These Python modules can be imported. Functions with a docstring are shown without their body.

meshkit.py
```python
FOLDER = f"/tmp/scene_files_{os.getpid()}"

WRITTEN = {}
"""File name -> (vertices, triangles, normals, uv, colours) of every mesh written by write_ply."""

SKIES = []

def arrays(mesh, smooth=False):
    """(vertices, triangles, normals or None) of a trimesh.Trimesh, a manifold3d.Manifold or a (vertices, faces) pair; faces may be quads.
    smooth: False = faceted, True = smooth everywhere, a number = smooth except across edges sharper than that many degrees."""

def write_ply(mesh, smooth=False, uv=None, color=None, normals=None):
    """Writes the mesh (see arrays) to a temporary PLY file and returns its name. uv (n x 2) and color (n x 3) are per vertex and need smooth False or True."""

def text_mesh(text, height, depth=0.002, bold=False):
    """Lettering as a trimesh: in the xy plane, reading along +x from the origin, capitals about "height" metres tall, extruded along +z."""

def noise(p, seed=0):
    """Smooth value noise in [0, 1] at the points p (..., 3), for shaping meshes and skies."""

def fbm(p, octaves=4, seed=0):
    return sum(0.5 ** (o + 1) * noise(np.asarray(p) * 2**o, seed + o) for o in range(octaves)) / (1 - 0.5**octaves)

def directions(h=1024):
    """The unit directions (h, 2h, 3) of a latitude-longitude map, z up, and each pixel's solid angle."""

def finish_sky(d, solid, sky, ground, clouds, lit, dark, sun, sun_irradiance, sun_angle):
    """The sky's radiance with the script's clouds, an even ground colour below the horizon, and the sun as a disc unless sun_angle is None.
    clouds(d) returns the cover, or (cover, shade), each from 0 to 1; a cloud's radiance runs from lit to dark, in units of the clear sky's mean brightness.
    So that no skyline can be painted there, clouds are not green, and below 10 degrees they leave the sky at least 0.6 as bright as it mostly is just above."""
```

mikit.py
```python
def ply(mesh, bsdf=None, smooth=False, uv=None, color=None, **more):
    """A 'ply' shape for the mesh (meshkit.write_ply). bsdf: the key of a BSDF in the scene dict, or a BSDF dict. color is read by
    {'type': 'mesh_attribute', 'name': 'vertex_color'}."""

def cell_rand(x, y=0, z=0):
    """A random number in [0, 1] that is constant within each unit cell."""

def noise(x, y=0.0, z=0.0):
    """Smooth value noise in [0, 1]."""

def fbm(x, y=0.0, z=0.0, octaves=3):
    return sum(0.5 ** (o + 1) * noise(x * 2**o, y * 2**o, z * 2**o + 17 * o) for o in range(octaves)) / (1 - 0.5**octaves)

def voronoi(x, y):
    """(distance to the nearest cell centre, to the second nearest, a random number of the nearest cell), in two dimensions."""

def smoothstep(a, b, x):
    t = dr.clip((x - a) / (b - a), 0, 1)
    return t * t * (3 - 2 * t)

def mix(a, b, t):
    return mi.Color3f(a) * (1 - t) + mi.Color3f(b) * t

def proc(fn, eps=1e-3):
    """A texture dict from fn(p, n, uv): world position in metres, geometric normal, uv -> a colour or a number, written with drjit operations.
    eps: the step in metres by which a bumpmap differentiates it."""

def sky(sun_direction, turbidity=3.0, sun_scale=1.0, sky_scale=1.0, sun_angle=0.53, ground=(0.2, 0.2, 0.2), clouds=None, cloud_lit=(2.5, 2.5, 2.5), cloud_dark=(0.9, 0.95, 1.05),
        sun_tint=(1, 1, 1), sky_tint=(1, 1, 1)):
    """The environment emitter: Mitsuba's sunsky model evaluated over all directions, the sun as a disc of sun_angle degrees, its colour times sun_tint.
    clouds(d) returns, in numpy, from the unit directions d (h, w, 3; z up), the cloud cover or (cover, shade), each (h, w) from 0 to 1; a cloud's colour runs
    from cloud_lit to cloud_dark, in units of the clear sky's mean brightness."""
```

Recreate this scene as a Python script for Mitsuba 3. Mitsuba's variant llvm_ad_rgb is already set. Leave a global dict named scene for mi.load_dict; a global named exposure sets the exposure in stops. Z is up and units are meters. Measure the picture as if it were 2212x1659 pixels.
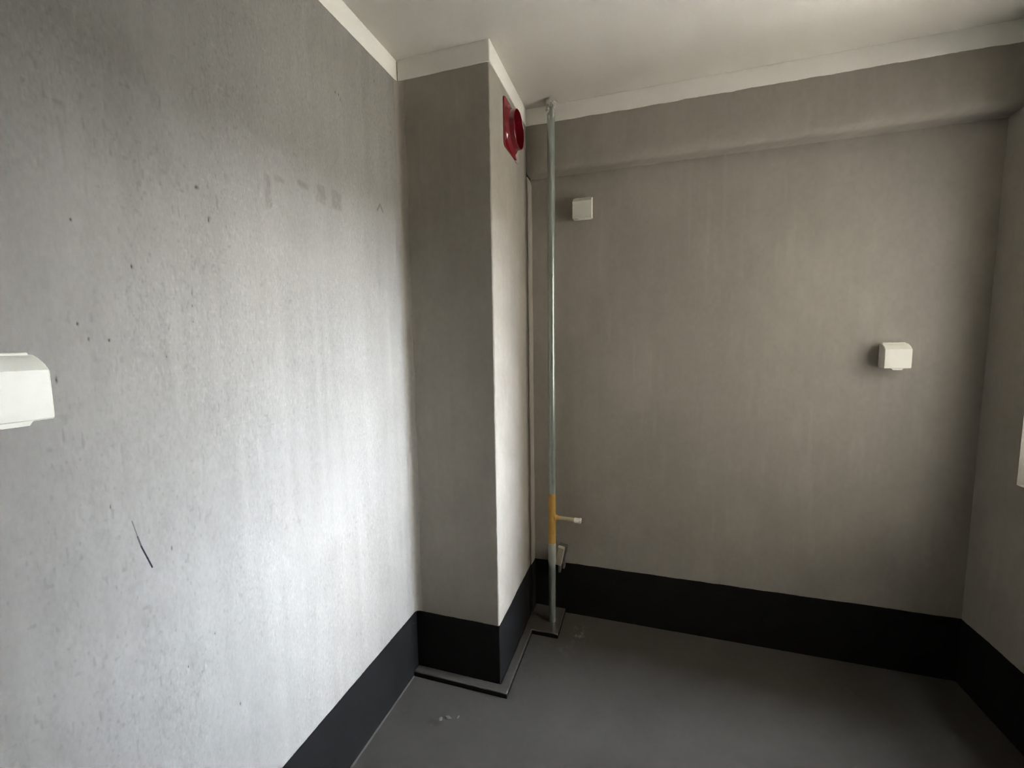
import math, random
import numpy as np, trimesh, manifold3d as m3
import drjit as dr, mitsuba as mi
import mikit, meshkit
from mikit import proc, noise, fbm, smoothstep, mix, voronoi

scene, labels = {"type": "scene"}, {}
T = mi.ScalarTransform4f

# ------------------------------------------------------------------ camera
CAM = np.array([1.0024, -0.665, 1.5339])
FWD = np.array([-0.29807901, 0.94966579, -0.09635247])
DOWN = np.array([0.0155598, -0.0960936, -0.99525068])
F_PX = 917.26
scene["camera"] = {
    "type": "perspective", "fov_axis": "x", "fov": math.degrees(2 * math.atan(1106.0 / F_PX)),
    "near_clip": 0.02, "far_clip": 500.0,
    "to_world": T().look_at(origin=CAM.tolist(), target=(CAM + FWD).tolist(), up=(-DOWN).tolist()),
}

# ------------------------------------------------------------------ sky: overcast daylight, the only light (through the window)
scene["sky"] = mikit.sky((-0.75, 0.25, 0.62), turbidity=7.0, sun_scale=0.0, sky_scale=1.0, sky_tint=(1.07, 1.0, 0.905), ground=(0.10, 0.10, 0.09),
                         clouds=lambda d: (0.35 + 0.4 * meshkit.fbm(d * 3.0, 3), 0.15 * meshkit.fbm(d * 3.0, 3)),
                         cloud_lit=(1.15, 1.13, 1.10), cloud_dark=(0.8, 0.8, 0.8))
exposure = 9.95

# ------------------------------------------------------------------ room dimensions (metres)
H = 2.70            # ceiling
A, YC, YB, D = 0.409, 0.9885, 1.6035, 0.087      # column width, column front, back wall, beam depth
YBEAM = YB - D
WR = 2.3515         # right wall
YF = -2.30          # wall behind the photographer
HB = 2.6196         # underside of the white paint band
BB = 0.296          # top of the black paint band
ZB = 2.393          # underside of the beam
TH = 0.20           # wall thickness
WY0, WY1, WZ0, WZ1 = 0.15, 1.393, 0.973, 2.30    # window opening in the right wall

NB_X, NB_Y0, NB_Y1, FAR_TOP = 12.0, 0.3, 6.3, 3.8      # two blocks across the yard: distance, ends of the gap between them; roof of the far block

# ------------------------------------------------------------------ materials
def rgb(*c): return {"type": "rgb", "value": list(c)}
def two(b): return {"type": "twosided", "bsdf": b}
def bump(tex, b): return two({"type": "bumpmap", "height": tex, "scale": 1.0, "bsdf": b})
def pr(col, rough, **k): return {"type": "principled", "base_color": col if isinstance(col, dict) else rgb(*col), "roughness": rough, **k}

def gauss(u, v, cu, cv, su, sv):
    return dr.exp(-(dr.square((u - cu) / su) + dr.square((v - cv) / sv)))

def seg(u, v, a, b, w0, w1):
    ax, ay = a; bx, by = b
    L2 = (bx - ax) ** 2 + (by - ay) ** 2
    t = dr.clip(((u - ax) * (bx - ax) + (v - ay) * (by - ay)) / L2, 0, 1)
    d = dr.sqrt(dr.square(u - ax - t * (bx - ax)) + dr.square(v - ay - t * (by - ay)))
    w = w0 + (w1 - w0) * t
    return 1 - smoothstep(w * 0.6, w * 1.4, d)

def rect(u, v, a, b, s):
    return (smoothstep(a[0] - s, a[0] + s, u) * (1 - smoothstep(b[0] - s, b[0] + s, u)) *
            smoothstep(b[1] - s, b[1] + s, v) * (1 - smoothstep(a[1] - s, a[1] + s, v)))

SCRATCH = [(-0.096, 1.180), (-0.089, 1.143), (-0.084, 1.120), (-0.075, 1.090), (-0.068, 1.066)]
PATCH = [((0.289, 2.008), (0.309, 1.915)), ((0.325, 2.018), (0.359, 2.000)), ((0.411, 2.031), (0.454, 2.012)),
         ((0.488, 2.045), (0.527, 1.990)), ((0.555, 2.049), (0.606, 1.990))]
PITS = [(0.068, 1.660, .0012, .010), (0.066, 1.630, .0022, .004), (0.065, 1.593, .0018, .0025), (-0.129, 1.223, .0018, .005),
        (-0.026, 1.088, .003, .006), (-0.134, 1.552, .003, .005), (-0.148, 1.580, .003, .005), (-0.102, 1.550, .003, .004),
        (-0.187, 1.480, .003, .008), (0.0, 1.514, .0018, .003), (0.600, 2.375, .004, .006), (0.616, 2.376, .003, .005),
        (0.624, 2.364, .003, .006), (0.827, 2.536, .004, .006), (0.10, 1.905, .008, .006), (0.122, 1.838, .003, .008),
        (0.053, 0.830, .002, .005), (-0.014, 0.794, .002, .004), (0.103, 0.598, .003, .006), (-0.05, 1.70, .003, .006), (-0.141, 1.769, .003, .004)]
EDGE = [(-0.052, 2.084), (-0.009, 2.073), (0.019, 2.050), (0.060, 2.060), (0.068, 2.040), (0.056, 1.964), (0.047, 1.892)]

def streaks(u, z, fu, fz, seed):
    w = 0.006 * fbm(u * 9, z * 5, seed, octaves=2)
    return noise((u + w) * fu, z * fz, seed)

def rough_h(p, n, uv):
    """fine grit of the skim coat on the left wall, metres (the larger relief is in the mesh)"""
    u, z = p.y, p.z
    m = smoothstep(0.40, 0.62, fbm(u * 4.5, z * 2.6, 8.1, octaves=3))
    return 0.00035 * (fbm(u * 260, z * 150, 2.2, octaves=2) - 0.5) * (0.4 + m)

def rough_c(p, n, uv):
    u, z = p.y, p.z
    big = fbm(u * 2.3, z * 1.6, 4.0, octaves=4)
    st = streaks(u, z, 42, 2.6, 11.0)
    fine = fbm(u * 210, z * 90, 7.0, octaves=3)
    m = smoothstep(0.40, 0.62, fbm(u * 4.5, z * 2.6, 8.1, octaves=3))
    fleck = smoothstep(0.66, 0.92, noise(u * 330, z * 120, 21.0)) * (0.3 + m)
    light = smoothstep(0.66, 0.95, noise(u * 300, z * 110, 51.0)) * (0.3 + m)
    pit = smoothstep(0.80, 0.93, noise(u * 150, z * 70, 33.0)) * smoothstep(0.46, 0.64, fbm(u * 6, z * 4, 19.0, octaves=3))
    k = 0.91 + 0.34 * (big - 0.5) + 0.09 * (st - 0.5) + 0.13 * (fine - 0.5) - 0.06 * fleck - 0.09 * pit + 0.07 * light
    c = mi.Color3f(0.305, 0.295, 0.276) * k
    tint = fbm(u * 1.7 + 5, z * 1.9, 13.0, octaves=2)
    c = c * mix((1.03, 1.0, 0.955), (0.985, 1.0, 1.02), tint)
    ragged = 0.012 * (fbm(u * 60, z * 60, 1.0, octaves=2) - 0.5)
    for a, b in PATCH:
        r = rect(u + ragged, z + ragged, a, b, .006) * (0.6 + 0.8 * (fbm(u * 130, z * 90, 3.0, octaves=2) - 0.2))
        c = c * (1 - dr.clip(r, 0, 1) * mi.Color3f(0.17, 0.19, 0.20))
    c = c * (1 - 0.30 * dr.maximum(seg(u, z, (0.812, 2.055), (0.830, 2.082), .004, .004), seg(u, z, (0.830, 2.082), (0.848, 2.060), .004, .004)))
    # an older, greyer skim patch whose ragged right border shows high on the wall
    wob = 0.030 * (fbm(u * 22, z * 22, 17.0, octaves=3) - 0.5)
    side = smoothstep(-.012, .012, (0.052 + wob - 0.55 * dr.maximum(z - 2.03, 0)) - u) * smoothstep(1.80, 1.95, z + wob) * (1 - smoothstep(2.10, 2.22, z + 0.4 * u + wob))
    c = c * (1 - 0.09 * side)
    nz = 0.35 + 1.3 * fbm(u * 420, z * 260, 6.0, octaves=2)
    for cu, cz, su, sz in PITS:
        c = c * (1 - dr.clip(0.8 * gauss(u, z, cu, cz, su * .5, sz * .7) * nz, 0, 0.7))
    for i, (a, b) in enumerate(zip(SCRATCH[:-1], SCRATCH[1:])):
        w = .0009 if i < 1 else .0015
        c = mix(c, (0.022, 0.020, 0.030), seg(u, z, a, b, w, w) * (0.55 if i == 0 else (0.75 if i == 1 else 0.97)))
    return c

def skim_relief(u, z):
    """numpy: relief of the brushed, pitted skim coat at wall coordinates u (along the wall) and z, metres"""
    f = lambda a, b, c, o=3, sd=0: meshkit.fbm(np.stack([u * a, z * b, np.full_like(u, c)], -1), o, sd)
    nz = lambda a, b, c, sd=0, du=0.0: meshkit.noise(np.stack([(u + du) * a, z * b, np.full_like(u, c)], -1), sd)
    st = lambda a, b, x: (lambda t: t * t * (3 - 2 * t))(np.clip((x - a) / (b - a), 0, 1))
    warp = .05 * (f(6, 4, .4, 2) - .5)
    brushed = st(.42, .62, f(3.2, 1.6, 8.3, 3, 3))
    pocked = st(.44, .64, f(4.2, 3.0, 2.7, 3, 7))
    pocks = st(.62, .86, nz(105, 58, 1.5, 5)) * st(.35, .6, f(16, 12, 4.4, 2, 6))
    slits = st(.72, .90, nz(150, 26, 9.5, 8, warp))
    lines = st(.60, .92, nz(88, 3.2, .5, 1, warp)) - st(.62, .92, nz(96, 4.0, 3.5, 2, warp)) + .6 * st(.62, .95, nz(170, 9, 5.5, 13, warp))
    cuts = st(.80, .95, nz(120, 2.6, 6.5, 4, warp))
    h = .0034 * (f(5, 4, .2, 2, 9) - .5) + .0030 * (f(18, 10, .7, 3, 10) - .5)
    h = h + .00110 * lines * (.06 + brushed) - .0011 * cuts * (.1 + brushed)
    h = h - .0014 * pocks * pocked * st(.45, .75, f(9, 7, 5.1, 2, 15)) - .0010 * slits * pocked
    h = h + .00055 * (f(95, 45, .9, 3, 11) - .5) * (.12 + 1.1 * pocked)
    torn = st(.50, .62, f(7, 4, 6.6, 3, 21) + .10 * np.exp(-((u + .09) / .14) ** 2 - ((z - 1.52) / .30) ** 2) + .06 * np.exp(-((u - .10) / .12) ** 2 - ((z - 1.80) / .22) ** 2))
    h = h - .0015 * torn * st(.66, .86, nz(105, 52, 2.5, 22, .02 * (f(20, 14, 1.1, 2, 23) - .5))) + .0016 * torn * (f(55, 26, 3.7, 3, 24) - .5)
    rnd = np.random.default_rng(7)
    for k in range(70):
        cu, cz = (rnd.normal(-.06, .14), rnd.normal(1.50, .22)) if k < 45 else (rnd.uniform(-.3, .95), rnd.uniform(.4, 2.4))
        su, sz = rnd.uniform(.0014, .0026), rnd.uniform(.003, .009)
        near = (np.abs(u - cu) < .02) & (np.abs(z - cz) < .04)
        h[near] -= rnd.uniform(.0012, .0024) * np.exp(-((u[near] - cu) / su) ** 2 - ((z[near] - cz - .3 * (u[near] - cu)) / sz) ** 2)
    for (ax, az), (bx, bz) in zip(EDGE[:-1], EDGE[1:]):
        t = np.clip(((u - ax) * (bx - ax) + (z - az) * (bz - az)) / ((bx - ax) ** 2 + (bz - az) ** 2), 0, 1)
        d = np.hypot(u - ax - t * (bx - ax), z - az - t * (bz - az)) + .012 * (f(50, 50, 2.2, 2, 12) - .5)
        h = h - .0011 * np.exp(-(d / .006) ** 2)
    for cu, cz, su, sz in PITS:
        h = h - .0016 * np.exp(-((u - cu) / su) ** 2 - ((z - cz) / sz) ** 2)
    return h

def smooth_h(p, n, uv):
    u, z = p.x + p.y, p.z
    m = smoothstep(0.45, 0.7, fbm(u * 2.6, z * 2.0, 5.1, octaves=3))
    lines = smoothstep(0.55, 0.9, streaks(u, z, 95, 5, 2.7)) * m
    return 0.0005 * lines + 0.0008 * (fbm(u * 30, z * 18, 9.2, octaves=3) - 0.5) + 0.0016 * (fbm(u * 6, z * 5, 4.4, octaves=2) - 0.5)

def smooth_c(p, n, uv):
    u, z = p.x + p.y, p.z
    big = fbm(u * 1.9 + 3, z * 1.5, 2.0, octaves=4)
    st = streaks(u, z, 34, 2.2, 31.0)
    hi = smoothstep(0.72, 0.92, streaks(u, z, 75, 7.5, 37.0)) * smoothstep(0.4, 0.65, fbm(u * 3, z * 2.4, 15.0, octaves=2))
    k = 0.95 + 0.22 * (big - 0.5) + 0.04 * (st - 0.5) + 0.035 * hi + 0.10 * (fbm(u * 70, z * 50, 3.0, octaves=2) - 0.5)
    blot = smoothstep(0.50, 0.72, fbm(u * 5.5, z * 3.0, 61.0, octaves=4))
    run = smoothstep(0.70, 0.95, noise((u + 0.02 * fbm(u * 8, z * 6, 1.0, octaves=2)) * 48, z * 3.6, 71.0)) * smoothstep(0.52, 0.68, fbm(u * 4.2, z * 3.1, 81.0, octaves=2))
    k = k + 0.07 * blot + 0.06 * run
    return mi.Color3f(0.335, 0.308, 0.266) * k

def white_c(p, n, uv):
    k = 0.97 + 0.06 * (fbm(p.x * 3 + p.z * 2, p.y * 3, p.z * 3, octaves=3) - 0.5) + 0.03 * (fbm(p.x * 160, p.y * 160, p.z * 160, octaves=2) - 0.5)
    return mi.Color3f(0.86, 0.845, 0.79) * k

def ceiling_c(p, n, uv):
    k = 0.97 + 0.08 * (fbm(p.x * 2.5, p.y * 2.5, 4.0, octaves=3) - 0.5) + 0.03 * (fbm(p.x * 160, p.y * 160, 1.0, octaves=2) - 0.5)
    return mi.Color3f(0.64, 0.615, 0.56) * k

def white_h(p, n, uv):
    return 0.0005 * (fbm(p.x * 90, p.y * 90, p.z * 90, octaves=2) - 0.5) + 0.0012 * (fbm(p.x * 8, p.y * 8, p.z * 8, octaves=2) - 0.5)

def black_c(p, n, uv):
    u = p.x + p.y
    k = 0.9 + 0.35 * (fbm(u * 12, p.z * 8, 3.0, octaves=3) - 0.5)
    return mi.Color3f(0.0100, 0.0098, 0.0096) * k

def black_h(p, n, uv):
    u = p.x + p.y
    return 0.0007 * (fbm(u * 55, p.z * 30, 1.5, octaves=3) - 0.5) + 0.0015 * (fbm(u * 9, p.z * 7, 4.0, octaves=2) - 0.5)

def floor_c(p, n, uv):
    x, y = p.x, p.y
    k = 0.96 + 0.22 * (fbm(x * 4, y * 4, 6.0, octaves=4) - 0.5) + 0.10 * (fbm(x * 60, y * 60, 2.0, octaves=2) - 0.5)
    c = mi.Color3f(0.058, 0.0535, 0.047) * k
    rag = fbm(x * 45, y * 45, 8.0, octaves=3)
    dust = gauss(x, y, 0.690, 1.445, .030, .055) * smoothstep(0.30, 0.75, rag)
    dust = dust + 0.18 * gauss(x, y, 0.60, 1.30, .09, .05) * smoothstep(0.5, 0.75, rag)
    c = mix(c, (0.17, 0.165, 0.155), dr.clip(0.7 * dust, 0, 0.6))
    dark = gauss(x, y, 0.205, 0.752, .022, .016) * smoothstep(0.35, 0.6, rag) + 0.8 * gauss(x, y, 0.245, 0.776, .028, .010) * smoothstep(0.4, 0.6, rag)
    return mix(c, (0.040, 0.036, 0.030), dr.clip(1.5 * dark, 0, 0.8))

def floor_h(p, n, uv):
    return 0.0012 * (fbm(p.x * 14, p.y * 14, 1.0, octaves=3) - 0.5) + 0.0003 * (fbm(p.x * 90, p.y * 90, 5.0, octaves=2) - 0.5)

def steel_c(p, n, uv):
    k = 0.92 + 0.25 * (fbm(p.x * 80, p.y * 80, p.z * 26, octaves=3) - 0.5)
    return mi.Color3f(0.40, 0.44, 0.41) * k

def yellow_c(p, n, uv):
    k = 0.95 + 0.22 * (fbm(p.x * 120, p.y * 120, p.z * 60, octaves=3) - 0.5)
    return mi.Color3f(0.50, 0.285, 0.070) * k

def mortar_c(p, n, uv):
    return mi.Color3f(0.50, 0.48, 0.44) * (0.55 + 0.9 * fbm(p.x * 130, p.y * 130, p.z * 110, octaves=3))

scene["plaster_rough"] = bump(proc(rough_h), {"type": "diffuse", "reflectance": proc(rough_c)})
scene["plaster_smooth"] = bump(proc(smooth_h), {"type": "diffuse", "reflectance": proc(smooth_c)})
scene["white_paint"] = bump(proc(white_h), {"type": "diffuse", "reflectance": proc(white_c)})
scene["ceiling_paint"] = bump(proc(white_h), {"type": "diffuse", "reflectance": proc(ceiling_c)})
scene["black_paint"] = bump(proc(black_h), pr(proc(black_c), 0.62, specular=0.14))
scene["floor_paint"] = bump(proc(floor_h), pr(proc(floor_c), 0.58, specular=0.14))
scene["ridge_paint"] = bump(proc(floor_h), pr(proc(floor_c), 0.27, specular=0.6))
scene["galvanized"] = two(pr(proc(steel_c), 0.30, metallic=0.6, specular=0.5))
scene["yellow_paint"] = two(pr(proc(yellow_c), 0.5, specular=0.4))
scene["cream_paint"] = two(pr((0.42, 0.355, 0.24), 0.5, specular=0.4))
scene["white_tape"] = two(pr((0.74, 0.70, 0.64), 0.6))
scene["clear_tape"] = two(pr((0.36, 0.36, 0.33), 0.22, specular=0.7))
scene["mortar"] = two({"type": "diffuse", "reflectance": proc(mortar_c)})
scene["red_plastic"] = two(pr((0.155, 0.006, 0.012), 0.10, specular=0.5, clearcoat=0.5, clearcoat_gloss=0.9))
scene["white_plastic"] = two(pr((0.66, 0.65, 0.575), 0.33, specular=0.45))
scene["beige_wood"] = two(pr((0.42, 0.375, 0.30), 0.6))
scene["dull_steel"] = two(pr((0.16, 0.15, 0.14), 0.5, metallic=0.4))
scene["window_metal"] = two(pr((0.22, 0.22, 0.22), 0.45, metallic=0.2))
scene["window_glass"] = {"type": "thindielectric", "int_ior": 1.5}
scene["render_coat"] = two({"type": "diffuse", "reflectance": rgb(0.125, 0.1215, 0.116)})
scene["pale_ground"] = two({"type": "diffuse", "reflectance": rgb(0.56, 0.55, 0.52)})
scene["flake"] = two({"type": "diffuse", "reflectance": rgb(0.125, 0.117, 0.107)})

# ------------------------------------------------------------------ mesh helpers
def add(key, mesh, bsdf, smooth=False, label=None, category=None, kind=None, group=None):
    n, k = 0, key
    while k in scene:
        n += 1; k = f"{key}_{n:03d}"
    scene[k] = mikit.ply(mesh, bsdf, smooth=smooth)
    e = {}
    if label: e["label"] = label
    if category: e["category"] = category
    if kind: e["kind"] = kind
    if group: e["group"] = group
    if e: labels[k] = e
    return k

def thing(key, label, category): labels[key] = {"label": label, "category": category}; return key

def box(lo, hi):
    lo, hi = np.array(lo, float), np.array(hi, float)
    m = trimesh.creation.box(hi - lo); m.apply_translation((lo + hi) / 2); return m

def mani_box(lo, hi):
    lo, hi = np.array(lo, float), np.array(hi, float)
    return m3.Manifold.cube((hi - lo).tolist()).translate(lo.tolist())

def hull(pts): return m3.Manifold.hull_points(np.asarray(pts, float).tolist())

def rbox(lo, hi, r):
    """box with chamfered edges"""
    lo, hi = np.array(lo, float), np.array(hi, float)
    P = []
    for sx in (0, 1):
        for sy in (0, 1):
            for sz in (0, 1):
                c = np.array([(lo, hi)[sx][0], (lo, hi)[sy][1], (lo, hi)[sz][2]])
                s = np.array([1 - 2 * sx, 1 - 2 * sy, 1 - 2 * sz]) * r
                for a in range(3):
                    q = c + s; q[a] = c[a]; P.append(q)
                q = c + s * 0.35; P.append(q)
    return hull(P)

def mesh_of(m):
    g = m.to_mesh(); return trimesh.Trimesh(g.vert_properties[:, :3], g.tri_verts, process=False)

def plan(points, step=0.02):
    """resampled plan polyline with its left-to-right outward normals (room is on the right of travel reversed; see side)"""
    P = [np.array(points[0], float)]
    for b in points[1:]:
        a, b = P[-1], np.array(b, float)
        n = max(1, int(round(np.linalg.norm(b - a) / step)))
        P += [a + (b - a) * t / n for t in range(1, n + 1)]
    P = np.array(P)
    t = np.gradient(P, axis=0); t /= np.linalg.norm(t, axis=1, keepdims=True)
    return P, t

def coat(points, z0, z1, thick, side=1, step=0.008, wob0=0.0, wob1=0.0, seed=0, offset_of=None):
    """A thin layer on walls along a plan polyline: between the heights z0 and z1 with hand-painted edges."""
    P, t = plan(points, step)
    n = np.stack([t[:, 1], -t[:, 0]], 1) * side
    # mitre at corners
    for i in range(1, len(P) - 1):
        a, b = P[i] - P[i - 1], P[i + 1] - P[i]
        a, b = a / np.linalg.norm(a), b / np.linalg.norm(b)
        if a @ b < 0.99:
            na, nb = np.array([a[1], -a[0]]) * side, np.array([b[1], -b[0]]) * side
            m = na + nb; n[i] = m / (m @ na)
    s = np.arange(len(P)) * step
    w = lambda k, amp: amp * (2 * meshkit.fbm(np.stack([s * 16, s * 0 + k, s * 0 + seed], 1), 3) - 1)
    lo, hi = z0 + w(0.3, wob0), z1 + w(7.7, wob1)
    Q = P + n * thick
    B = P - n * 0.004
    rings = [np.c_[B, lo], np.c_[Q, lo], np.c_[Q, hi], np.c_[B, hi]]
    V = np.stack(rings, 1).reshape(-1, 3)
    Fc = []
    for i in range(len(P) - 1):
        for k in range(4):
            a, b, c, d = 4 * i + k, 4 * i + (k + 1) % 4, 4 * (i + 1) + (k + 1) % 4, 4 * (i + 1) + k
            Fc += [[a, b, c], [a, c, d]]
    e = 4 * (len(P) - 1)
    Fc += [[0, 2, 1], [0, 3, 2], [e, e + 1, e + 2], [e, e + 2, e + 3]]
    m = trimesh.Trimesh(V, Fc, process=False)
    if m.volume < 0: m.invert()
    return m

def lump(center, size, seed, sub=3, amp=0.35, freq=1.6):
    m = trimesh.creation.icosphere(subdivisions=sub)
    v = np.array(m.vertices)
    v = v * (1 + amp * (2 * meshkit.fbm(v * freq + seed * 3.1, 3, seed) - 1))[:, None]
    m.vertices = v * np.array(size) + np.array(center)
    return m

def tube(path, r, seg_n=28):
    """round bar through the points; r a number or one per point"""
    path = np.array(path, float); r = np.broadcast_to(r, len(path))
    t = np.gradient(path, axis=0); t /= np.linalg.norm(t, axis=1, keepdims=True)
    ref = np.array([1.0, 0, 0]) if abs(t[0][0]) < 0.7 else np.array([0, 0, 1.0])
    V = []
    for p, d, q in zip(path, t, r):
        a = np.cross(d, ref); a /= np.linalg.norm(a); b = np.cross(d, a)
        th = np.linspace(0, 2 * np.pi, seg_n, endpoint=False)
        V.append(p + q * (np.cos(th)[:, None] * a + np.sin(th)[:, None] * b))
    V = np.vstack(V + [path[:1], path[-1:]]); n = len(path); Fc = []
    for i in range(n - 1):
        for k in range(seg_n):
            a, b = i * seg_n + k, i * seg_n + (k + 1) % seg_n
            Fc += [[a, b, b + seg_n], [a, b + seg_n, a + seg_n]]
    for k in range(seg_n):
        Fc += [[n * seg_n, (k + 1) % seg_n, k], [n * seg_n + 1, (n - 1) * seg_n + k, (n - 1) * seg_n + (k + 1) % seg_n]]
    m = trimesh.Trimesh(V, Fc, process=False)
    if m.volume < 0: m.invert()
    return m

# ------------------------------------------------------------------ room shell
add("floor", box((-TH, YF - TH, -0.10), (WR + TH, YB + TH, 0)), "floor_paint", kind="structure")
add("ceiling", box((-TH, YF - TH, H), (WR + TH, YB + TH, H + 0.12)), "ceiling_paint", kind="structure")
ul = np.unique(np.r_[np.linspace(YF, -.44, 40), np.arange(-.44, YC + .012, .0021)])
zl = np.unique(np.r_[np.linspace(0, BB - .02, 8), np.arange(BB - .02, HB + .02, .0036), np.linspace(HB + .02, H, 6)])
U, Z = np.meshgrid(ul, zl, indexing="ij")
hl = skim_relief(U, Z)
calm = np.clip((Z - BB - .004) / .02, 0, 1) * np.clip((HB - .004 - Z) / .02, 0, 1)      # flat under the paint bands
hl = np.clip(hl, -.0045, .004) * calm
idx = np.arange(U.size).reshape(U.shape)
q = np.stack([idx[:-1, :-1], idx[1:, :-1], idx[1:, 1:], idx[:-1, 1:]], -1).reshape(-1, 4)
skin = trimesh.Trimesh(np.stack([hl, U, Z], -1).reshape(-1, 3), np.vstack([q[:, [0, 1, 2]], q[:, [0, 2, 3]]]), process=False)
add("wall_left", trimesh.util.concatenate([skin, box((-TH, YF - TH, 0), (-.007, YB + TH, H))]), "plaster_rough", smooth=True, kind="structure")
add("wall_back", box((0, YB, 0), (WR, YB + TH, H)), "plaster_smooth", kind="structure")
add("wall_front", box((0, YF - TH, 0), (WR, YF, H)), "plaster_smooth", kind="structure")
rw = mani_box((WR, YF - TH, 0), (WR + TH, YB + TH, H)) - mani_box((WR - 1, WY0, WZ0), (WR + 1, WY1, WZ1))
add("wall_right", mesh_of(rw), "plaster_smooth", kind="structure")

# window outside the frame on the right: the daylight comes through it
xf = WR + 0.13
labels["window_1"] = {"kind": "structure"}
fr = mani_box((xf, WY0, WZ0), (xf + 0.05, WY1, WZ1)) - mani_box((xf - 1, WY0 + .05, WZ0 + .05), (xf + 1, WY1 - .05, WZ1 - .05))
add("window_1__frame", mesh_of(fr), "window_metal")
ymid = (WY0 + WY1) / 2
for k, (y0, y1, xo) in enumerate([(WY0 + .05, ymid + .02, .026), (ymid - .02, WY1 - .05, .004)]):
    sash = mani_box((xf + xo, y0, WZ0 + .05), (xf + xo + .02, y1, WZ1 - .05)) - mani_box((xf - 1, y0 + .04, WZ0 + .09), (xf + 1, y1 - .04, WZ1 - .09))
    s = add("window_1__sash", mesh_of(sash), "window_metal")
    g = trimesh.Trimesh([[xf + xo + .01, y0 + .03, WZ0 + .08], [xf + xo + .01, y1 - .03, WZ0 + .08], [xf + xo + .01, y1 - .03, WZ1 - .08], [xf + xo + .01, y0 + .03, WZ1 - .08]], [[0, 1, 2], [0, 2, 3]], process=False)
    add(s + "__pane", g, "window_glass")

# neighbouring apartment blocks outside (out of the frame): a tall one straight across, a lower one far off
def block(key, x, y0, y1, z0, z1, depth, pitch, mat="render_coat"):
    m = mani_box((x, y0, z0), (x + depth, y1, z1))
    cut = m3.Manifold.batch_boolean([mani_box((x - .5, y + pitch * .3, z + 1.0), (x + .35, y + pitch * .75, z + 2.4))
                                     for y in np.arange(y0, y1 - pitch, pitch) for z in np.arange(z0, z1 - 3, 3.0)], m3.OpType.Add)
    add(key, mesh_of(m - cut), mat, kind="structure")
block("neighbour_block", NB_X, NB_Y0 - 36, NB_Y0, -30, 40, 10, 3.2)
block("neighbour_block", NB_X, NB_Y1, NB_Y1 + 36, -30, 40, 10, 3.2)
block("neighbour_block", 48, -20, 90, -30, FAR_TOP, 12, 4.0, "pale_ground")
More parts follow.
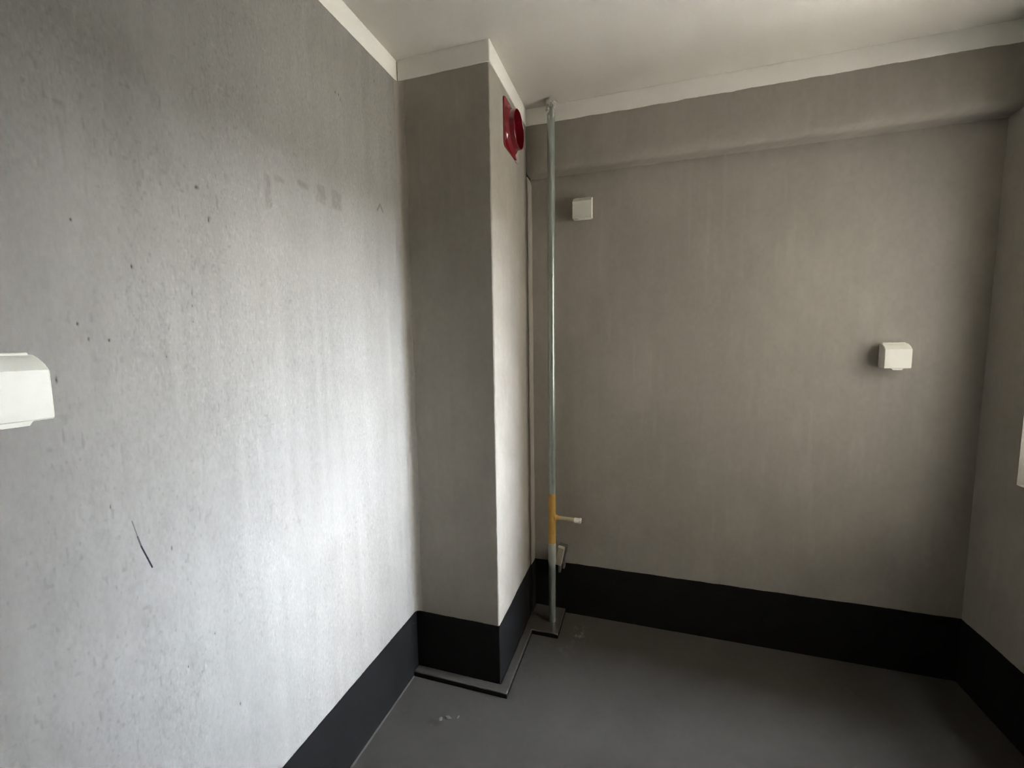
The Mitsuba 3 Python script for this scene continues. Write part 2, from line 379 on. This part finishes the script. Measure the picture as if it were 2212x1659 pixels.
add("ground", box((WR + TH + .3, -120, -30.5), (300, 200, -30)), "pale_ground", kind="structure")
add("wall_outer", box((WR + TH, WY0 - .35, -3), (WR + TH + 1.7, WY0 - .10, 6)), "render_coat", kind="structure")   # side wing of this building

# painted bands: black waterproof coat at the foot, ceiling paint brought down over the top
add("baseboard_left", coat([(0, YF), (0, YC)], 0, BB, .0015, 1, wob1=.002, seed=1), "black_paint", kind="structure")
add("baseboard_back", coat([(A + .006, YB), (WR, YB)], 0, BB, .0015, 1, wob0=0, wob1=.003, seed=2), "black_paint", kind="structure")
add("baseboard_right", coat([(WR, YB), (WR, YF)], 0, BB, .0015, 1, wob1=.003, seed=3), "black_paint", kind="structure")
add("trim_left", coat([(0, YF), (0, YC)], HB, H, .0015, 1, wob0=.0015, seed=4), "white_paint", kind="structure")
add("trim_right", coat([(WR, YBEAM), (WR, YF)], HB, H, .0015, 1, wob0=.0015, seed=14), "white_paint", kind="structure")
# thin rounded edge of the floor coat along the left wall
nfil = 120
fil = []
for y0, y1 in [(YF, YC - .047)]:
    prof = [(0.0, 0.0), (.0055, 0.0), (.004, .0008), (.0026, .0018), (.0012, .0034), (0.0, .0042)]
    ys = np.linspace(y0, y1, 160)
    amp = 0.75 + 0.5 * meshkit.fbm(np.stack([ys * 22, ys * 0, ys * 0], 1), 3)
    V = np.array([[.0015 + px * a, y, pz * a] for y, a in zip(ys, amp) for px, pz in prof]); n = len(prof)
    Fc = [f for i in range(len(ys) - 1) for k in range(n) for f in ([i * n + k, i * n + (k + 1) % n, (i + 1) * n + (k + 1) % n], [i * n + k, (i + 1) * n + (k + 1) % n, (i + 1) * n + k])]
    m = trimesh.Trimesh(V, Fc, process=False)
    if m.volume < 0: m.invert()
    add("floor__edge_fillet", m, "floor_paint", smooth=40)

# plaster strip that closes the slot between the column and the back wall, below the beam
P, t = plan([(A - .05, YBEAM + .016), (A + .001, YBEAM + .016), (A + .005, YBEAM + .020), (A + .006, YB)], .01)
zs = np.linspace(BB - .03, ZB - .012, 140)
V, Fc = [], []
for z in zs:
    off = .0035 * (meshkit.fbm(np.c_[P * 20, np.full(len(P), z * 7)], 3, 5) - .5)
    top = max(0, (z - (ZB - .05)) / .05) ** 2 * .018
    for (x, y), o in zip(P, off): V.append((x + o - top * (y - YBEAM) / D * .8, y + (o if y < YB - .01 else 0), z))
n = len(P)
for i in range(len(zs) - 1):
    for k in range(n - 1):
        a = i * n + k; Fc += [[a, a + 1, a + 1 + n], [a, a + 1 + n, a + n]]
e = (len(zs) - 1) * n
for k in range(1, n - 1): Fc += [[e, e + k, e + k + 1]]
add("wall_back__filler_strip", trimesh.Trimesh(V, Fc, process=False), "plaster_smooth", smooth=40)

# ------------------------------------------------------------------ beam along the back wall
bm_k = thing("ceiling_beam", "grey plastered beam running under the ceiling along the top of the back wall", "beam")
xs = np.linspace(A + .0005, WR - .0005, 200)
prof = [(YBEAM, H - .0005), (YBEAM, ZB + .16), (YBEAM, ZB + .08), (YBEAM, ZB + .045), (YBEAM + .002, ZB + .026), (YBEAM + .008, ZB + .012), (YBEAM + .019, ZB + .003), (YBEAM + .034, ZB), (YBEAM + .06, ZB), (YB - .004, ZB - .001), (YB - .0005, ZB - .004), (YB - .0005, H - .0005)]
V, Fc = [], []
n = len(prof)
for x in xs:
    q = np.array([[x * 5, y * 30, z * 30] for y, z in prof])
    o = .005 * (meshkit.fbm(q, 3, 9) - .5)
    for k, ((y, z), d) in enumerate(zip(prof, o)):
        V.append((x, y + (d if 2 < k < 8 else 0), z + (d * 1.3 if 3 < k < 10 else 0)))
for i in range(len(xs) - 1):
    for k in range(n):
        a, b = i * n + k, i * n + (k + 1) % n
        Fc += [[a, b, b + n], [a, b + n, a + n]]
for k in range(1, n - 1):
    e = (len(xs) - 1) * n; Fc += [[0, k, k + 1], [e, e + k + 1, e + k]]
m = trimesh.Trimesh(V, Fc, process=False)
if m.volume < 0: m.invert()
add("ceiling_beam__body", m, "plaster_smooth", smooth=35)
add("ceiling_beam__paint_band", coat([(A, YBEAM), (WR, YBEAM)], HB, H - .0008, .0015, 1, wob0=.004, seed=6), "white_paint")
labels["ceiling_beam__paint_band"] = {"label": "white ceiling paint carried over the top of the beam"}

# ------------------------------------------------------------------ flue column
thing("flue_column", "square plastered column in the corner with black painted foot and red flue collar near its top", "column")
ring = plan([(0.0005, YC), (A - .006, YC), (A - .0045, YC + .0008), (A - .0018, YC + .0022), (A - .0004, YC + .0045), (A, YC + .0075), (A, YBEAM - .0005)], .03)[0]
ring = np.vstack([ring, [[0.0005, YBEAM - .0005]]])
zs = np.linspace(0.0005, H - .0005, 130)
n = len(ring); V, Fc = [], []
for z in zs:
    o = .0045 * (meshkit.fbm(np.c_[ring * 6, np.full(n, z * 3.0)], 3, 2) - .5)
    chip = .004 * max(0.0, meshkit.fbm(np.array([[z * 26, 1.5, 0.2]]), 3, 4)[0] - .62)
    for k, ((x, y), d) in enumerate(zip(ring, o)):
        edge = A - .008 < x and y < YC + .01
        fx = 0 if (x < .01 or k >= n - 2) else 1
        V.append((x + fx * ((d if y > YC + .001 else 0) - (6 * chip if edge else 0)), y + fx * (-d if (y < YC + .001) else 0) + fx * (6 * chip if edge else 0), z))
for i in range(len(zs) - 1):
    for k in range(n):
        a, b = i * n + k, i * n + (k + 1) % n
        Fc += [[a, b, b + n], [a, b + n, a + n]]
e = (len(zs) - 1) * n
for k in range(1, n - 1): Fc += [[0, k + 1, k], [e, e + k, e + k + 1]]
m = trimesh.Trimesh(V, Fc, process=False)
if m.volume < 0: m.invert()
add("flue_column__body", m, "plaster_smooth", smooth=35)
# concave plaster fillet against the left wall
zs = np.linspace(BB + .002, HB - .002, 120); V, Fc = [], []
arc = [(0.0, -.022), (.0022, -.014), (.0055, -.0085), (.010, -.005), (.018, -.0022), (.030, -.0005), (.030, .003), (0.0, .003)]
n = len(arc)
for z in zs:
    s = 0.8 + 0.5 * meshkit.fbm(np.array([[z * 5, .3, .1]]), 3, 8)[0]
    V += [(x * s, YC + y * s - .0012, z) for x, y in arc]
for i in range(len(zs) - 1):
    for k in range(n):
        a, b = i * n + k, i * n + (k + 1) % n
        Fc += [[a, b, b + n], [a, b + n, a + n]]
m = trimesh.Trimesh(V, Fc, process=False)
if m.volume < 0: m.invert()
add("flue_column__corner_fillet", m, "plaster_smooth", smooth=40)
foot = [(0.0015, YC - .001), (A - .001, YC - .001), (A + .001, YC + .001), (A + .0015, YBEAM + .006), (A + .0075, YBEAM + .011), (A + .0075, YB - .002)]
add("flue_column__foot_band", coat(foot, 0.0005, BB, .002, 1, wob1=.002, seed=7), "black_paint")
labels["flue_column__foot_band"] = {"label": "black waterproof paint around the foot of the column"}
top = [(0.0065, YC - .001), (A - .001, YC - .001), (A + .001, YC + .001), (A + .001, YBEAM - .002)]
add("flue_column__paint_band", coat(top, HB, H - .0008, .002, 1, wob0=.0015, seed=8), "white_paint")
labels["flue_column__paint_band"] = {"label": "white ceiling paint around the top of the column"}

# ------------------------------------------------------------------ raised curb round the column and plinth round the pipe
CU, CH = .0456, .026
def ridge(poly, h, r=.006, amp=.0012, seed=0):
    """low raised strip over a plan polygon (counter-clockwise) with a rounded top edge: (riser mesh, top mesh)"""
    from shapely.geometry import Polygon
    P = np.array(poly, float)
    if Polygon(P).exterior.is_ccw is False: P = P[::-1]
    pts, ins = [], []
    for i in range(len(P)):
        a, b, c = P[i - 1], P[i], P[(i + 1) % len(P)]
        u, v = (b - a) / np.linalg.norm(b - a), (c - b) / np.linalg.norm(c - b)
        n1, n2 = np.array([-u[1], u[0]]), np.array([-v[1], v[0]])
        m = n1 + n2; pts.append(b); ins.append(m / (m @ n1))
        k = int(np.linalg.norm(c - b) / .012)
        for t in range(2, k - 1): pts.append(b + (c - b) * t / k); ins.append(n2)
    pts, ins = np.array(pts), np.array(ins); n = len(pts)
    wob = amp * (2 * meshkit.fbm(np.c_[pts * 40, np.full(n, seed)], 3) - 1)
    ring = lambda inset, z: np.c_[pts + ins * (inset + wob * min(1, z / h))[:, None], z + wob * .6 * min(1, z / h)]
    steps = [(0, 0), (0, h * .35), (0, h - r)] + [(r * (1 - math.cos(q)), h - r + r * math.sin(q)) for q in np.linspace(0, np.pi / 2, 6)[1:]]
    rings = [ring(i_, z_) for i_, z_ in steps]
    def loft(rs):
        V = np.vstack(rs); Fc = []
        for k in range(len(rs) - 1):
            for i in range(n):
                a, b = k * n + i, k * n + (i + 1) % n
                Fc += [[a, b, b + n], [a, b + n, a + n]]
        return V, Fc
    V, Fc = loft(rings[:3]); riser = trimesh.Trimesh(V, Fc, process=False)
    V, Fc = loft(rings[2:])
    tv, tf = trimesh.creation.triangulate_polygon(Polygon(rings[-1][:, :2]), engine="earcut")
    tv3 = np.c_[tv, np.full(len(tv), h)]
    from scipy.spatial import cKDTree
    d, j = cKDTree(rings[-1][:, :2]).query(tv); tv3[:, 2] = rings[-1][j, 2]
    o = len(V); V = np.vstack([V, tv3]); tf = np.asarray(tf)
    c = np.cross(tv[tf[:, 1]] - tv[tf[:, 0]], tv[tf[:, 2]] - tv[tf[:, 0]])
    tf[c < 0] = tf[c < 0][:, ::-1]
    top = trimesh.Trimesh(V, np.vstack([Fc, tf + o]), process=False)
    return riser, top
curb = [(.002, YC - CU), (A + CU, YC - CU), (A + CU, 1.374), (A + CU + .138, 1.374), (A + CU + .138, YB - .002), (A + .0105, YB - .002),
        (A + .0105, YBEAM + .013), (A + .0038, YBEAM + .006), (A + .0038, YC - .0034), (.002, YC - .0034)]
def ridge_thing(key, poly, seed, label, category):
    """black painted riser below, grey floor coat over the top"""
    thing(key, label, category)
    for part, h, mat in zip(("riser", "top_coat"), ridge(poly, CH, seed=seed), ("black_paint", "ridge_paint")):
        add(key + "__" + part, h, mat, smooth=35)
    labels[key + "__riser"] = {"label": "black painted low riser"}
ridge_thing("floor_curb", curb, 3, "low raised grey curb wrapped around the foot of the corner column and widening to a pad under the gas pipe", "curb")
# ------------------------------------------------------------------ gas pipe
thing("gas_pipe", "tall grey galvanized gas pipe with yellow section standing in the corner beside the column", "pipe")
PX0, PX1, PY = .5425, .548, 1.4735
def px(z): return PX0 + (PX1 - PX0) * z / H
def riser(z0, z1, r, k=24): 
    zz = np.linspace(z0, z1, k); return [(px(z), PY, z) for z in zz]
R0 = .0185
add("gas_pipe__riser", tube(riser(.020, H - .001, R0, 40), R0, 36), "galvanized", smooth=40)
yb = riser(.468, .740, R0 + .0008, 12)
add("gas_pipe__yellow_sleeve", tube(yb, [R0 + .0003] + [R0 + .0010] * 10 + [R0 + .0003], 36), "yellow_paint", smooth=40, label="yellow painted length of the pipe")
jz = np.linspace(.345, .466, 12)
add("gas_pipe__joint_wrap", tube([(px(z), PY, z) for z in jz], [R0 + .0004, R0 + .0022, R0 + .003, R0 + .0026, R0 + .0022, R0 + .0018, R0 + .0022, R0 + .003, R0 + .0026, R0 + .0016, R0 + .0014, R0 + .0004], 32), "clear_tape", smooth=40, label="shiny taped joint below the yellow section")
br = add("gas_pipe__branch", tube([(px(.6) + .010, PY, .609), (px(.6) + .05, PY, .6085), (px(.6) + .10, PY, .607), (px(.6) + .150, PY, .6055)], [.0115, .0118, .0114, .0114], 24), "cream_paint", smooth=40, label="short cream side branch of the pipe")
add(br + "__root_flare", tube([(px(.6) + q, PY, .609) for q in (.012, .0175, .0205, .025, .031, .040)], [.0120, .0185, .0162, .0142, .0127, .0117], 28), "yellow_paint", smooth=60)
def lumpy(m, amp, f, seed):
    v = np.array(m.vertices); m.vertices = v + m.vertex_normals * (amp * (2 * meshkit.fbm(v * f, 3, seed) - 1))[:, None]; return m
add(br + "__tape_wrap", lumpy(tube([(px(.6) + q, PY, .6065 - .03 * (q - .116)) for q in np.linspace(.116, .156, 12)], [.0116, .0138, .0146, .0136, .0140, .0132, .0138, .0130, .0136, .0150, .0146, .0110], 28), .0022, 110, 3), "white_tape", smooth=40, label="white tape around the branch end")
add(br + "__end_plug", tube([(px(.6) + .150, PY, .605), (px(.6) + .158, PY, .604), (px(.6) + .164, PY, .6037)], [.0085, .0075, .004], 20), "dull_steel", smooth=40)
lumps = [lump((px(2.68) + dx, PY + dy, z), s, k, 3, .45, 1.8) for k, (dx, dy, z, s) in enumerate([
    (-.004, -.012, 2.684, (.024, .018, .020)), (.012, -.010, 2.672, (.014, .014, .026)), (-.012, -.014, 2.655, (.010, .009, .018)), (.013, -.014, 2.645, (.007, .008, .030)),
    (.004, .012, 2.686, (.024, .016, .016)), (-.006, -.017, 2.615, (.004, .004, .013))])]
add("gas_pipe__mortar_collar", trimesh.util.concatenate(lumps), "mortar", smooth=True, label="lumpy mortar and paint drips where the pipe meets the ceiling")

# beige block clamp beside the pipe
thing("pipe_clamp", "small beige block on a steel bracket against the wall just right of the gas pipe", "bracket")
blk = rbox((-.0185, -.015, -.052), (.0185, .015, .052), .003)
blk = blk.rotate([0, 11, 0]).translate([.570, 1.553, .360])
add("pipe_clamp__block", mesh_of(blk), "beige_wood")
bk = rbox((-.0205, .006, -.056), (.0245, .034, .054), .002).rotate([0, 11, 0]).translate([.5735, 1.563, .3595])
bk = bk + rbox((.560, 1.548, .262), (.573, 1.6015, .318), .002)
bk = bk + rbox((.583, 1.560, .282), (.594, 1.6015, .315), .002)
add("pipe_clamp__bracket", mesh_of(bk), "dull_steel", label="dark steel bracket")

# ------------------------------------------------------------------ red flue collar on the column's right face
thing("flue_collar", "glossy red plastic flue collar ring set high on the right face of the column", "flue collar")
FC = np.array([A, 1.255, 2.482])
def lathe_x(prof, seg_n=72):
    """revolve (radius, out) about the x axis, closed profile"""
    th = np.linspace(0, 2 * np.pi, seg_n, endpoint=False); n = len(prof)
    V = [(o, r * math.cos(a), r * math.sin(a)) for a in th for r, o in prof]; Fc = []
    for i in range(seg_n):
        for k in range(n):
            a, b = i * n + k, i * n + (k + 1) % n
            c, d = ((i + 1) % seg_n) * n + (k + 1) % n, ((i + 1) % seg_n) * n + k
            Fc += [[a, b, c], [a, c, d]]
    m = trimesh.Trimesh(V, Fc, process=False)
    if m.volume < 0: m.invert()
    return m
fl = []
for o, s in [(-.002, .103), (.004, .103), (.0065, .1005)]:
    c = .018
    for sy in (-1, 1):
        for sz in (-1, 1):
            for q in np.linspace(0, np.pi / 2, 5):
                fl.append((o, sy * (s - c + c * math.cos(q)), sz * (s - c + c * math.sin(q))))
flange = mesh_of(hull(fl)); flange.apply_translation(FC)
add("flue_collar__flange", flange, "red_plastic", smooth=25)
RO = .0815
rg = lathe_x([(RO + .0165, .006), (RO + .0165, .0075), (RO + .0120, .0115), (RO + .005, .0165), (RO + .0008, .0195), (RO, .022), (RO - .0008, .0400), (RO - .0018, .0412), (RO - .0036, .0412), (RO - .0046, .0400), (RO - .0050, .006)])
rg.apply_translation(FC)
add("flue_collar__ring", rg, "red_plastic", smooth=28)
fp = mesh_of(hull([(o, (RO - .006) * s * math.cos(a), (RO - .006) * s * math.sin(a)) for o, s in ((.0001, 1), (.0008, 1), (.0015, .97)) for a in np.linspace(0, 2 * np.pi, 48, endpoint=False)]))
fp.apply_translation(FC)
add("flue_collar__flap", fp, "red_plastic", smooth=30, label="dark red flap inside the ring")
mort = [lump(FC + np.array([.002, y, z]), s, 20 + k, 3, .35, 1.5) for k, (y, z, s) in enumerate([
    (.082, -.082, (.012, .030, .026)), (.104, -.045, (.010, .020, .050)), (.100, .030, (.010, .022, .070)), (.060, .100, (.009, .050, .016)),
    (.100, .088, (.010, .026, .030)), (-.030, .108, (.006, .028, .010))])]
add("flue_collar__mortar_smear", trimesh.util.concatenate(mort), "plaster_smooth", smooth=True, label="grey plaster smeared over the flange edges")

# ------------------------------------------------------------------ splash-proof socket boxes
def socket_box(key, label, origin, rotz):
    """origin: middle of the box's foot on the wall; local x along the wall, y out of the wall, z up"""
    W2, Dp, Hh = .0485, .060, .108
    def slab(w, poly): return [(x, y, z) for x in (-w, w) for y, z in poly]
    arc = [(.060, .083), (.050, .0940), (.036, .1025), (.024, .1072)]
    outer = [(.016, .002), (.0575, .001), (.060, .0035)] + arc + [(.016, .108)]
    inset = [(.016, .004), (.056, .003), (.0575, .005)] + [(y - .0022, z - .002) for y, z in arc] + [(.016, .106)]
    lid = hull(slab(W2 - .0025, outer) + slab(W2, inset))
    base = rbox((-.045, 0, .004), (.045, .017, .104), .003)
    tab = hull([(x, y, z) for x, z in ((-.021, .002), (.021, .002), (-.016, -.0055), (.016, -.0055)) for y in (.053, .0598)])
    hinge = m3.Manifold.cylinder(.080, .0042, .0042, 16).rotate([0, 90, 0]).translate([-.040, .019, .1075])
    M = lambda m: mesh_of(m.rotate([0, 0, rotz]).translate(list(origin)))
    thing(key, label, "socket box")
    add(key + "__base", M(base), "white_plastic")
    add(key + "__lid", M(lid), "white_plastic", smooth=24)
    add(key + "__hinge", M(hinge), "white_plastic", smooth=40)
    add(key + "__latch_tab", M(tab), "white_plastic")
    for k in (key,): labels[k]["group"] = "splash-proof socket boxes on the walls"
socket_box("socket_box", "white splash-proof socket box on the left wall, cut off by the photo's left edge", (0, -.270, 1.4175), -90)
socket_box("socket_box_001", "cream socket box high on the back wall just right of the gas pipe", (.689, YB, 2.1535), 180)
socket_box("socket_box_002", "cream socket box on the back wall near the dark right corner", (2.027, YB, 1.4015), 180)

# ------------------------------------------------------------------ crumbs of peeled coating on the floor
for k, (x, y, s) in enumerate([(.224, .772, (.008, .009, .003)), (.252, .786, (.013, .007, .004)), (.290, .801, (.004, .008, .0025))]):
    add("coating_flake" + ("" if k == 0 else f"_{k:03d}"), lump((x, y, s[2] * .45), s, 40 + k, 3, .5, 1.9), "flake", smooth=35,
        label=["small pale flake beside the dark smear on the floor before the column", "largest crumb in the middle of the flakes on the floor before the column",
               "thin bright chip rightmost of the flakes on the floor before the column"][k], category="flake", group="flakes of coating on the floor")
